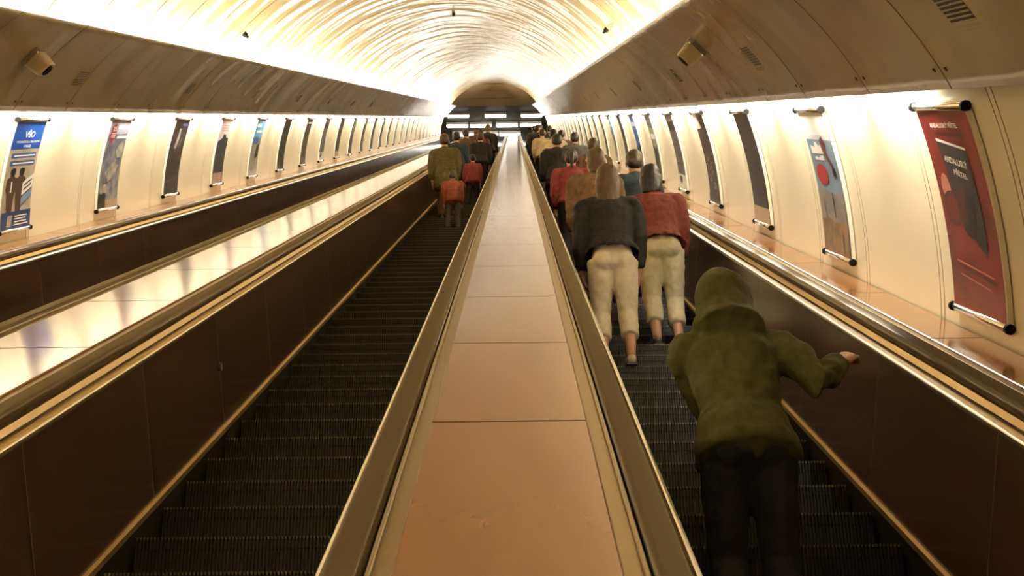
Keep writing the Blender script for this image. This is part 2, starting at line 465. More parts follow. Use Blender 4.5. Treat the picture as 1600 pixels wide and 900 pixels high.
DESIGN = {}
def design(fn): DESIGN[fn.__name__] = fn; return fn
@design
def blue_school(rnd):
    B = art('school_blue', (0.012, 0.075, 0.36)); BD = art('school_navy', (0.015, 0.035, 0.13)); BE = art('school_beige', (0.42, 0.34, 0.25), (0.30, 0.25, 0.18))
    SU = art('suit_brown', (0.06, 0.03, 0.018)); SK = art('print_skin', (0.40, 0.22, 0.13)); DK = art('print_black', (0.015, 0.013, 0.013)); LB = art('pale_blue', (0.16, 0.27, 0.42)); W = WHITE()
    L = [(BE, rect(0, 0, 1, 1)), (B, rect(0, .735, 1, 1)), (art('strip_blue', (0.045, 0.11, 0.26)), rect(.08, .655, .92, .70)), (art('strip_blue', (0, 0, 0)), rect(.08, .585, .92, .628)),
         (SU, figure(.25, .14, .42, .82)), (SU, figure(.55, .14, .42, .82)), (W, rect(.23, .34, .27, .44)),
         (SK, oval(.25, .515, .075, .032)), (SK, oval(.55, .515, .075, .032)), (DK, oval(.25, .545, .078, .018)), (DK, oval(.55, .545, .078, .018)),
         (LB, [(.62, .21), (.98, .30), (.98, .36), (.62, .28)]), (W, [(.62, .30), (.98, .38), (.98, .50), (.62, .42)]),
         (DK, [(.67, .385), (.93, .44), (.93, .455), (.67, .40)]), (DK, [(.67, .345), (.93, .40), (.93, .415), (.67, .36)]),
         (BD, rect(0, 0, 1, .165)), (BE, [(.17, .03), (.33, .03), (.37, .13), (.21, .13)])]
    for k in range(4): L.append((W, rect(.44, .035+.026*k, .44+rnd.uniform(.35, .5), .046+.026*k)))
    for k in range(2): L.append((W, rect(.14, .672-.07*k, .86, .684-.07*k)))
    return L, [('VŠO', .5, .885, .34, .075, 0), ('VYSOKÁ ŠKOLA OBCHODNÍ', .5, .81, .80, .024, 0), ('V PRAZE', .5, .765, .26, .024, 0)]
@design
def red_novel(rnd):
    RD = art('novel_red', (0.20, 0.016, 0.013), (0.095, 0.009, 0.008), (5, 5, 5)); DR = art('novel_dark_red', (0.055, 0.008, 0.008)); NV = art('cover_black', (0.016, 0.017, 0.022), (0.03, 0.025, 0.028))
    PK = art('novel_pink', (0.42, 0.16, 0.11)); W = WHITE(); DK = art('print_black', (0, 0, 0))
    L = [(RD, rect(0, 0, 1, 1)), (DR, rect(.25, .865, .80, .885)), (PK, oval(.18, .60, .09, .075)), (DR, oval(.24, .50, .18, .09)), (RD, oval(.24, .50, .13, .065)),
         (NV, [(.24, .84), (.78, .80), (.80, .42), (.78, .285), (.56, .37), (.40, .40), (.30, .62)]),
         (W, [(.24, .84), (.78, .80), (.78, .812), (.24, .855)]), (DR, oval(.52, .56, .16, .055)), (DR, oval(.44, .51, .09, .07)), (DK, figure(.60, .40, .22, .42)), (DK, oval(.60, .40, .17, .035)),
         (PK, [(.16, .235), (.86, .195), (.86, .205), (.16, .245)]), (DR, [(.16, .215), (.90, .165), (.90, .180), (.16, .228)]), (PK, [(.22, .17), (.78, .135), (.78, .143), (.22, .178)])]
    return L, [('ANDALUSKÝ PŘÍTEL', .50, .925, .56, .032, 0), ('ANDALUSKÝ', .53, .745, .42, .040, -.10), ('PŘÍTEL', .57, .685, .25, .036, -.10)]
@design
def sky_dot(rnd):
    W = WHITE()
    L = [(art('sky', (0.20, 0.28, 0.36), (0.12, 0.19, 0.27), (4, 4, 4)), rect(0, 0, 1, 1)), (W, jag(0, 1, .86, 1, 4, 0, rnd)), (art('haze', (0.55, 0.58, 0.60)), jag(0, 1, .80, .87, 9, .012, rnd)),
         (W, jag(.08, .9, .835, .88, 14, .02, rnd)), (W, jag(.12, .62, .70, .765, 10, .025, rnd)), (W, jag(.20, .55, .655, .68, 8, .012, rnd)),
         (art('climber', (0.13, 0.03, 0.03)), [(.55, .80), (.68, .83), (.76, .77), (.68, .72), (.86, .62), (.80, .60), (.60, .70), (.55, .75)]), (art('print_black', (0, 0, 0)), rect(.78, .55, .90, .61)),
         (art('dot_red', (0.36, 0.02, 0.018)), oval(.34, .555, .23, .075)),
         (art('dusk', (0.17, 0.15, 0.14), (0.26, 0.22, 0.19), (5, 5, 5)), jag(0, 1, .20, .44, 7, .015, rnd)), (art('print_black', (0, 0, 0)), figure(.22, .22, .17)), (art('print_black', (0, 0, 0)), figure(.58, .26, .18)),
         (art('ochre', (0.24, 0.13, 0.05), (0.07, 0.04, 0.025), (14, 14, 14)), jag(0, 1, 0, .235, 8, .015, rnd)), (art('print_skin', (0, 0, 0)), figure(.80, .02, .17, .14))]
    return L, []
@design
def badge_collage(rnd):
    W = WHITE()
    L = [(art('slate', (0.09, 0.11, 0.15), (0.26, 0.25, 0.25), (12, 7, 7), .42, .6), rect(0, 0, 1, 1)), (art('lilac', (0.34, 0.32, 0.44)), rect(0, .84, 1, 1)), (W, rect(.40, .90, .95, .945)), (W, rect(.45, .79, .98, .82)),
         (art('badge_red', (0.33, 0.018, 0.018)), [(.08, .93), (.22, .965), (.36, .93), (.36, .80), (.22, .74), (.08, .80)]),
         (art('pale_stone', (0.42, 0.37, 0.31), (0.20, 0.18, 0.16), (15, 15, 15)), [(.55, .66), (.80, .76), (.98, .70), (.90, .58), (.66, .56)]), (art('pale_stone', (0, 0, 0)), [(.2, .40), (.55, .52), (.85, .48), (.7, .36), (.4, .30)]),
         (art('pale_stone', (0, 0, 0)), oval(.25, .22, .2, .06)), (art('print_black', (0, 0, 0)), jag(0, .35, 0, .17, 5, .02, rnd)), (art('sand', (0.38, 0.27, 0.16)), rect(.36, 0, 1, .10))]
    for k in range(3): L.append((W, rect(.12, .805+.022*k, .32, .814+.022*k)))
    return L, [('25', .22, .905, .19, .055, 0)]
@design
def dark_gown(rnd):
    L = [(art('night', (0.018, 0.015, 0.016), (0.05, 0.03, 0.028), (5, 5, 5)), rect(0, 0, 1, 1)), (art('gown', (0.44, 0.42, 0.40), (0.20, 0.19, 0.19), (12, 12, 12)), [(.30, .62), (.42, .80), (.40, .88), (.52, .88), (.58, .78), (.46, .60)]),
         (art('night_blue', (0.05, 0.06, 0.16)), rect(.55, .91, .92, .955)), (art('gown', (0, 0, 0)), [(.62, .66), (.72, .76), (.76, .74), (.68, .62)]), (art('wine', (0.08, 0.025, 0.02)), rect(.05, .0, .95, .14)), (art('dim_line', (0.22, 0.18, 0.15)), [(.1, .165), (.9, .215), (.9, .225), (.1, .175)])]
    for k in range(4): L.append((art('wine', (0, 0, 0)), figure(.2+.2*k, .24, .22)))
    return L, []
@design
def white_and_coat(rnd):
    L = [(art('paper', (0.62, 0.54, 0.52)), rect(0, 0, 1, 1)), (art('coat', (0.012, 0.012, 0.017), (0.03, 0.03, 0.035)), [(.02, .15), (1, .15), (1, .70), (.75, .715), (.70, .76), (.45, .77), (.40, .71), (.05, .66)]),
         (art('wine_pale', (0.22, 0.10, 0.08), (0.40, 0.28, 0.22), (8, 8, 8)), jag(0, 1, 0, .17, 6, .02, rnd))]
    for k in range(4): L.append((art('text_pink', (0.40, 0.22, 0.26)), rect(.18, .82+.04*k, .82, .833+.04*k)))
    return L, []
@design
def blue_top(rnd):
    return [(art('grey_brown', (0.16, 0.14, 0.12), (0.36, 0.31, 0.25), (10, 6, 6)), rect(0, 0, 1, 1)), (art('cyan', (0.10, 0.32, 0.55)), rect(0, .66, 1, .97)), (WHITE(), rect(.1, .86, .6, .92)), (WHITE(), rect(.2, .76, .9, .80)), (art('deep_blue', (0.03, 0.12, 0.30)), rect(0, .56, .7, .68)), (art('sand_pale', (0.48, 0.40, 0.30)), jag(0, 1, 0, .10, 5, .02, rnd)), (art('print_black', (0, 0, 0)), [(.55, .30), (.9, .34), (.85, .56), (.6, .52)])], []
@design
def black_grey_top(rnd):
    return [(art('charcoal', (0.022, 0.02, 0.02), (0.07, 0.06, 0.055), (7, 7, 7)), rect(0, 0, 1, 1)), (art('mid_grey', (0.24, 0.22, 0.22)), rect(0, .80, 1, 1)), (art('print_black', (0, 0, 0)), jag(0, 1, .66, .84, 6, .04, rnd)), (art('brown_spot', (0.26, 0.15, 0.09)), oval(.45, .28, .22, .05)), (art('brown_spot', (0, 0, 0)), rect(.1, .02, .9, .10))], []
@design
def red_top(rnd):
    return [(art('charcoal_warm', (0.03, 0.02, 0.018), (0.12, 0.07, 0.05), (7, 7, 7)), rect(0, 0, 1, 1)), (art('signal_red', (0.40, 0.025, 0.03)), rect(0, .84, 1, 1)), (WHITE(), rect(.2, .90, .8, .925)), (art('signal_red', (0, 0, 0)), rect(.08, .66, .92, .78)), (art('brown_spot', (0, 0, 0)), figure(.5, .12, .45))], []
@design
def grey_crowd(rnd):
    L = [(art('mid_grey', (0, 0, 0)), rect(0, 0, 1, 1)), (art('crowd_black', (0.016, 0.012, 0.012), (0.045, 0.022, 0.02), (9, 9, 9)), jag(0, 1, .30, .78, 12, .035, rnd)), (art('crowd_black', (0, 0, 0)), oval(.62, .80, .16, .055)), (art('mid_grey', (0, 0, 0)), rect(.40, .20, .78, .30)), (art('crowd_black', (0, 0, 0)), jag(.1, .95, .14, .24, 8, .03, rnd)), (art('tan_print', (0.38, 0.25, 0.15)), rect(0, 0, 1, .145)), (art('wine', (0, 0, 0)), rect(.2, .42, .8, .47)), (art('wine', (0, 0, 0)), rect(.2, .52, .8, .56))]
    return L, []
@design
def black_specks(rnd):
    L = [(art('crowd_black', (0, 0, 0)), rect(0, 0, 1, 1)), (art('paper_pale', (0.60, 0.58, 0.50)), [(0, .82), (.55, .84), (.30, 1), (0, 1)]), (art('mid_grey', (0, 0, 0)), [(.30, 1), (.55, .84), (1, .80), (1, 1)])]
    for k in range(14): L.append((art('pink_speck', (0.42, 0.28, 0.24)), rect(*(lambda a, b: (a, b, a+.16, b+.018))(rnd.uniform(.1, .7), .16+.026*k))))
    L.append((art('brown_spot', (0, 0, 0)), rect(0, 0, 1, .10)))
    return L, []
@design
def grey_pale_foot(rnd):
    return [(art('graphite', (0.055, 0.05, 0.055), (0.15, 0.13, 0.13), (8, 8, 8)), rect(0, 0, 1, 1)), (art('paper_pale', (0, 0, 0)), rect(0, 0, 1, .20)), (art('signal_red', (0, 0, 0)), oval(.35, .13, .18, .05)), (art('mid_grey', (0, 0, 0)), rect(.1, .78, .9, .90)), (art('wine', (0, 0, 0)), figure(.55, .25, .45))], []
@design
def pale_green(rnd):
    return [(art('pale_olive', (0.40, 0.36, 0.22), (0.22, 0.20, 0.12), (6, 6, 6)), rect(0, 0, 1, 1)), (art('graphite', (0, 0, 0)), rect(0, .80, 1, 1)), (art('brown_spot', (0, 0, 0)), jag(.1, .9, .1, .5, 7, .06, rnd)), (WHITE(), rect(.15, .62, .85, .70))], []
@design
def royal_blue(rnd):
    return [(art('royal', (0.02, 0.07, 0.33), (0.05, 0.14, 0.42), (5, 5, 5)), rect(0, 0, 1, 1)), (WHITE(), rect(.15, .80, .85, .88)), (art('charcoal', (0, 0, 0)), jag(0, 1, 0, .45, 7, .04, rnd)), (art('mid_grey', (0, 0, 0)), figure(.5, .1, .5))], []

def build_poster(sg, name):
    fmap, base = poster_map(sg)
    e = empty('poster', 'x', 'poster', base(0), TR)
    layers, words = DESIGN[name](random.Random(name))
    # board: curved slab with pale edges
    bm = bmesh.new(); rings = []
    for i in range(13):
        y = PH*i/12; x = PW/2+0.012
        rings.append([bm.verts.new(fmap(*q)) for q in ((-x, y, 0.004), (x, y, 0.004), (x, y, 0.026), (-x, y, 0.026))])
    for a, b in zip(rings, rings[1:]):
        for i in range(4): bm.faces.new((a[i], a[(i+1) % 4], b[(i+1) % 4], b[i]))
    bm.faces.new(rings[0]); bm.faces.new(rings[-1][::-1])
    obj('board', bm, M['board'], e)
    mats = []; bm = bmesh.new()
    for k, (mm, poly) in enumerate(layers):
        if mm not in mats: mats.append(mm)
        patch_bm(bm, poly, mats.index(mm), fmap, 0.0275+0.00035*k)
    off = 0.0275+0.00035*(len(layers)+1)
    obj('print', bm, mats, e, normals=False)
    if words:
        bm = bmesh.new()
        for body, cx, cy, wd, ht, sl in words:
            t = bmesh.new(); text_bm(t, body, cx, cy, wd, ht, sl); map_into(t, bm, 0, fmap, off)
        obj('lettering', bm, WHITE(), e, normals=False)
    for nm, y in (('top_rail', PH+0.012), ('bottom_rail', -0.012)):
        bm = bmesh.new(); rings = []
        for x in (-PW/2-0.015, PW/2+0.015):
            c = fmap(x, y, 0.026)
            rings.append([bm.verts.new((c[0]+0.015*math.cos(2*math.pi*i/12), c[1], c[2]+0.017*math.sin(2*math.pi*i/12))) for i in range(12)])
        for i in range(12): bm.faces.new((rings[0][i], rings[0][(i+1) % 12], rings[1][(i+1) % 12], rings[1][i])).smooth = True
        bm.faces.new(rings[0]); bm.faces.new(rings[1][::-1])
        ro = obj(nm, bm, M['chrome'], e)
        for x in (-PW/2-0.024, PW/2+0.024):
            bm = bmesh.new()
            bmesh.ops.create_cone(bm, cap_ends=True, segments=14, radius1=0.021, radius2=0.021, depth=0.022, matrix=Matrix.Translation(fmap(x, y, 0.026)) @ Matrix.Rotation(math.pi/2, 4, 'X'))
            obj('end_cap', bm, M['black'], ro)
    return e
M['board'] = mat('poster_board_edge', (0.62, 0.55, 0.42), 0.35)
def copy_tree(o, parent=None):
    c = o.copy(); COL.objects.link(c)
    if parent: c.parent = parent
    for ch in list(o.children): copy_tree(ch, c)
    return c
LEFT = [('blue_school', 'blue and beige school poster with two figures, nearest on the left wall'), ('badge_collage', 'grey collage poster with red shield badge on the left wall'),
        ('dark_gown', 'nearly black poster with pale gown shape, third from the near end of left wall'), ('white_and_coat', 'poster white above and black below, on the left wall'),
        ('blue_top', 'poster with cyan and white upper third, on the left wall'), ('black_grey_top', 'black poster with grey top, sixth from the near end of left wall'),
        ('red_top', 'dark poster with red bands at its top, on the left wall'), ('grey_pale_foot', 'grey poster with white foot, eighth from the near end of left wall'),
        ('grey_crowd', 'grey poster with black crowd, ninth from the near end of left wall'), ('dark_gown', 'dark narrow poster, tenth from the near end of left wall'),
        ('black_specks', 'black speckled poster, eleventh from the near end of left wall')]
RIGHT = [('red_novel', 'large red poster with a black book cover, nearest on the right wall'), ('sky_dot', 'pale blue and brown poster with a red dot, on the right wall'),
         ('grey_crowd', 'poster with black crowd under grey sky, third from the near end of right wall'), ('black_specks', 'black poster with pinkish specks and pale corner, fourth on the right wall'),
         ('grey_pale_foot', 'grey poster with pale foot and red spot, fifth on the right wall'), ('pale_green', 'olive brown poster with dark top, sixth on the right wall'),
         ('royal_blue', 'royal blue poster behind the riders on the right wall'), ('black_grey_top', 'black poster with grey top, eighth on the right wall')]
cycle = ['dark_gown', 'red_top', 'grey_crowd', 'blue_top', 'black_specks', 'grey_pale_foot', 'badge_collage', 'black_grey_top']
for sg, first, named, side in ((1, SP, RIGHT, 'right'), (-1, 11.20, LEFT, 'left')):
    made = {}; fmap, base = poster_map(sg); k = 0; s = first
    while s < S1-1.5:
        if k < len(named): d, lab = named[k]; grp = 'framed posters along the %s wall' % side
        else: d = cycle[(k*5 + (3 if sg > 0 else 0)) % len(cycle)]; lab = 'tiny poster far up the %s wall towards the bright tunnel end' % side; grp = 'far posters of the %s wall' % side
        if d in made: e = copy_tree(made[d])
        else: e = made[d] = build_poster(sg, d)
        e.location = base(s); tag(e, lab, 'poster', grp)
        k += 1; s += PITCHS

# ------------------------------------------------------------------ grilles and loudspeakers on the cove panels, hooks in the vault
def cove_frame(sg, t, s):
    h0, n0_, _, _ = cove_pt(t-0.01); h1, n1_, _, _ = cove_pt(t+0.01); h, n, _, _ = cove_pt(t)
    tang = (T(sg*(h1-h0), 0, n1_-n0_)).normalized(); along = T(0, 1, 0)*(-sg)
    z = along.cross(tang).normalized()
    inward = T(-sg, 0, -0.7)
    if z.dot(inward) < 0: along = -along; z = along.cross(tang).normalized()
    mm = Matrix((along, tang, z)).transposed().to_4x4(); mm.translation = T(AX+sg*h, s, n)
    return mm
def build_vent(label, group):
    e = empty('vent_grille', label, 'vent grille', group=group)
    bm = bmesh.new(); box(bm, -0.125, 0.125, -0.105, 0.105, -0.004, 0.0015); obj('slot_backing', bm, M['vent'], e)
    for i in range(13):
        y = -0.105 + 0.21*i/12
        bm = bmesh.new(); box(bm, -0.127, 0.127, y-0.0036, y+0.0036, -0.003, 0.003); obj('slat', bm, M['cove'], e)
    return e
def place(e, mm):
    e.location = mm.to_translation(); e.rotation_euler = mm.to_euler()
v0 = None
words_ = ['nearest', 'second', 'third', 'fourth', 'fifth', 'sixth', 'seventh']
for sg, s_first, side in ((1, 4.65, 'right'), (-1, 11.40, 'left')):
    for k in range(7):
        lab = ('slotted vent grille in the tan cove panel, %s on the %s side' % (words_[k], side))
        if v0 is None: e = v0 = build_vent(lab, 'vent grilles in the cove panels')
        else: e = copy_tree(v0)
        tag(e, lab, 'vent grille', 'vent grilles in the cove panels')
        place(e, cove_frame(sg, 0.385, s_first + 3.87*k))
for i_, sg in ((1, -1), (2, 1)):
    trim = bpy.data.objects['trim_%d' % i_]
    for c in [q for q in panel_seams if 3.5 < q < 20]:
        for ds in (-0.07, 0.07):
            h, n, ox, on = cove_pt(0.10)
            bm = bmesh.new(); d = Vector((sg*ox, 0, on)).normalized()
            bmesh.ops.create_cone(bm, cap_ends=True, segments=10, radius1=0.0095, radius2=0.007, depth=0.008, matrix=d.to_track_quat('Z', 'Y').to_matrix().to_4x4())
            obj('screw', bm, M['vent'], trim, loc=(AX+sg*h, c+ds, n))
for sg, side, t_ in ((-1, 'left', 0.577), (1, 'right', 0.607)):
    e = empty('loudspeaker', 'small tan box loudspeaker bolted to the %s cove panel' % side, 'loudspeaker', group='loudspeakers on the cove panels')
    bm = bmesh.new(); pts = round_outline(-0.10, 0.10, -0.085, 0.085, 0.05, 6)
    a = [bm.verts.new((x, y, -0.003)) for x, y in pts]; b = [bm.verts.new((x*0.94, y*0.94, 0.035)) for x, y in pts]
    for i in range(len(pts)): bm.faces.new((a[i], a[(i+1) % len(pts)], b[(i+1) % len(pts)], b[i]))
    bm.faces.new(b); bm.faces.new(a[::-1]); obj('base_plate', bm, M['spkdark'] if 'spkdark' in M else M.setdefault('spkdark', mat('speaker_base', (0.10, 0.07, 0.04), 0.4)), e)
    bm = bmesh.new(); pts = round_outline(-0.085, 0.085, -0.07, 0.07, 0.022, 5)
    a = [bm.verts.new((x, y, 0.03)) for x, y in pts]; b = [bm.verts.new((x*0.86-0.0, y*0.86, 0.135)) for x, y in pts]; c = [bm.verts.new((x*0.80, y*0.80, 0.142)) for x, y in pts]
    for p_, q_ in ((a, b), (b, c)):
        for i in range(len(pts)): bm.faces.new((p_[i], p_[(i+1) % len(pts)], q_[(i+1) % len(pts)], q_[i]))
    bm.faces.new(c); bm.faces.new(a[::-1]); obj('housing', bm, M['spk'], e)
    bm = bmesh.new(); bmesh.ops.create_cone(bm, cap_ends=True, segments=24, radius1=0.046, radius2=0.042, depth=0.012, matrix=Matrix.Translation((0.0, 0.0, 0.146)))
    obj('cone', bm, M['black'], e)
    for x, y in ((-.082, -.06), (.082, -.06), (-.082, .06), (.082, .06)):
        bm = bmesh.new(); bmesh.ops.create_cone(bm, cap_ends=True, segments=8, radius1=0.007, radius2=0.006, depth=0.008, matrix=Matrix.Translation((x, y, 0.036))); obj('bolt', bm, M['steel'], e)
    place(e, cove_frame(sg, t_, 9.95))
for x, n, s, lab in ((AX-0.06, 1.895, 26.5, 'small dark hook at the crown of the vault'), (1.115*1.005, 1.005, 16.9, 'small dark hook on the right flank of the vault'), (-3.08, 1.0, 16.9, 'small dark hook on the left flank of the vault')):
    e = empty('ceiling_hook', lab, 'hook', T(x, s, n), TR, 'hooks in the vault')
    d = Vector((AX-x, 0, N0-n)).normalized()
    bm = bmesh.new(); mm = Matrix.Translation(d*0.015) @ d.to_track_quat('Z', 'Y').to_matrix().to_4x4()
    bmesh.ops.create_cone(bm, cap_ends=True, segments=12, radius1=0.035, radius2=0.028, depth=0.04, matrix=mm); obj('hook_base', bm, M['black'], e)
    bm = bmesh.new(); mm = Matrix.Translation(d*0.045) @ d.to_track_quat('Z', 'Y').to_matrix().to_4x4()
    bmesh.ops.create_cone(bm, cap_ends=True, segments=10, radius1=0.014, radius2=0.018, depth=0.04, matrix=mm); obj('hook_eye', bm, M['black'], e)
# ------------------------------------------------------------------ riders
def fabric(name, c1, c2, rough=0.8, sc=(25, 25, 25), bump=0.5):
    key = 'cloth_'+name
    if key not in M: M[key] = mat(key, c1, rough, spec=0.25, noise=(sc, c2, 0.35, 0.7, 6), bump=((14, 14, 9), bump, 0.03))
    return M[key]
M['skin'] = mat('skin', (0.42, 0.23, 0.15), 0.5, noise=((9, 9, 9), (0.36, 0.185, 0.115), 0.4, 0.7))
def hairmat(name, c): 
    key = 'hair_'+name
    if key not in M: M[key] = mat(key, c, 0.45, spec=0.4, noise=((60, 60, 8), tuple(x*0.6 for x in c), 0.3, 0.75, 6), bump=((70, 70, 6), 0.4, 0.006))
    return M[key]
M['shoe'] = mat('shoe_leather', (0.035, 0.028, 0.022), 0.5)
M['shoe_pale'] = mat('pale_shoe', (0.42, 0.36, 0.28), 0.5)
M['sole'] = mat('shoe_sole', (0.02, 0.018, 0.016), 0.7)
M['eye'] = mat('eye', (0.03, 0.02, 0.015), 0.2)

def ring_loft(bm, secs, k=16):
    """secs: (centre, lateral axis, depth axis, half width, half depth); closed with pole points"""
    rings = []
    for c, X, Y, a, b in secs:
        rings.append([bm.verts.new(c + X*(a*math.cos(2*math.pi*i/k)) + Y*(b*math.sin(2*math.pi*i/k))) for i in range(k)])
    for r0, r1 in zip(rings, rings[1:]):
        for i in range(k): bm.faces.new((r0[i], r0[(i+1) % k], r1[(i+1) % k], r1[i]))
    for r, (c, X, Y, a, b), other in ((rings[0], secs[0], secs[1]), (rings[-1], secs[-1], secs[-2])):
        d = (c-other[0]).normalized()*min(a, b)*0.55
        p = bm.verts.new(c+d)
        for i in range(k): bm.faces.new((r[i], r[(i+1) % k], p))
def limb(bm, pts, rad, k=14, flat=1.0, lat=Vector((1, 0, 0))):
    secs = []
    # subdivide a little so joints bend softly
    P = [Vector(p) for p in pts]; out = []
    for i in range(len(P)):
        d0 = (P[i]-P[i-1]).normalized() if i else (P[1]-P[0]).normalized()
        d1 = (P[i+1]-P[i]).normalized() if i < len(P)-1 else d0
        d = (d0+d1).normalized()
        X = (lat - d*lat.dot(d))
        if X.length < 1e-3: X = Vector((0, 0, 1)) - d*d.z
        X.normalize(); Y = d.cross(X).normalized()
        secs.append((P[i], X, Y, rad[i], rad[i]*flat))
    ring_loft(bm, secs, k)
def ball(bm, c, r, seg=14, mt=None):
    mm = Matrix.Translation(c) @ (mt.to_4x4() if mt is not None else Matrix.Identity(4)) @ Matrix.Diagonal((*r, 1))
    bmesh.ops.create_uvsphere(bm, u_segments=seg, v_segments=seg//2+2, radius=1, matrix=mm)
def fuse(name, bm, material, parent, vox, smooth=2, wrinkle=None):
    """overlapping solids become one continuous skin"""
    bmesh.ops.recalc_face_normals(bm, faces=bm.faces)
    me = bpy.data.meshes.new(name); bm.to_mesh(me); bm.free()
    o = bpy.data.objects.new(name, me); COL.objects.link(o)
    r = o.modifiers.new('r', 'REMESH'); r.mode = 'VOXEL'; r.voxel_size = vox
    if smooth:
        s_ = o.modifiers.new('s', 'SMOOTH'); s_.factor = 0.5; s_.iterations = smooth
    if wrinkle:
        tx = bpy.data.textures.new('folds', 'CLOUDS'); tx.noise_scale = wrinkle[1]; tx.noise_depth = 2
        d_ = o.modifiers.new('d', 'DISPLACE'); d_.texture = tx; d_.strength = wrinkle[0]; d_.mid_level = 0.5; d_.texture_coords = 'LOCAL'
    out = bpy.data.meshes.new_from_object(o.evaluated_get(bpy.context.evaluated_depsgraph_get()))
    bpy.data.objects.remove(o); bpy.data.meshes.remove(me)
    out.name = name; out.materials.clear(); out.materials.append(material)
    for p in out.polygons: p.use_smooth = True
    return link(name, out, parent)
def joint2(a, b, l1, l2, pole):
    """elbow or knee between a and b, bending towards pole"""
    d = b-a; L = d.length; mx = (l1+l2)*0.995
    if L > mx: b = a + d*(mx/L); d = b-a; L = mx
    x = (l1*l1-l2*l2+L*L)/(2*L); h = math.sqrt(max(l1*l1-x*x, 1e-8))
    u = d/L; p = pole-u*pole.dot(u); p.normalize()
    return a+u*x+p*h, b

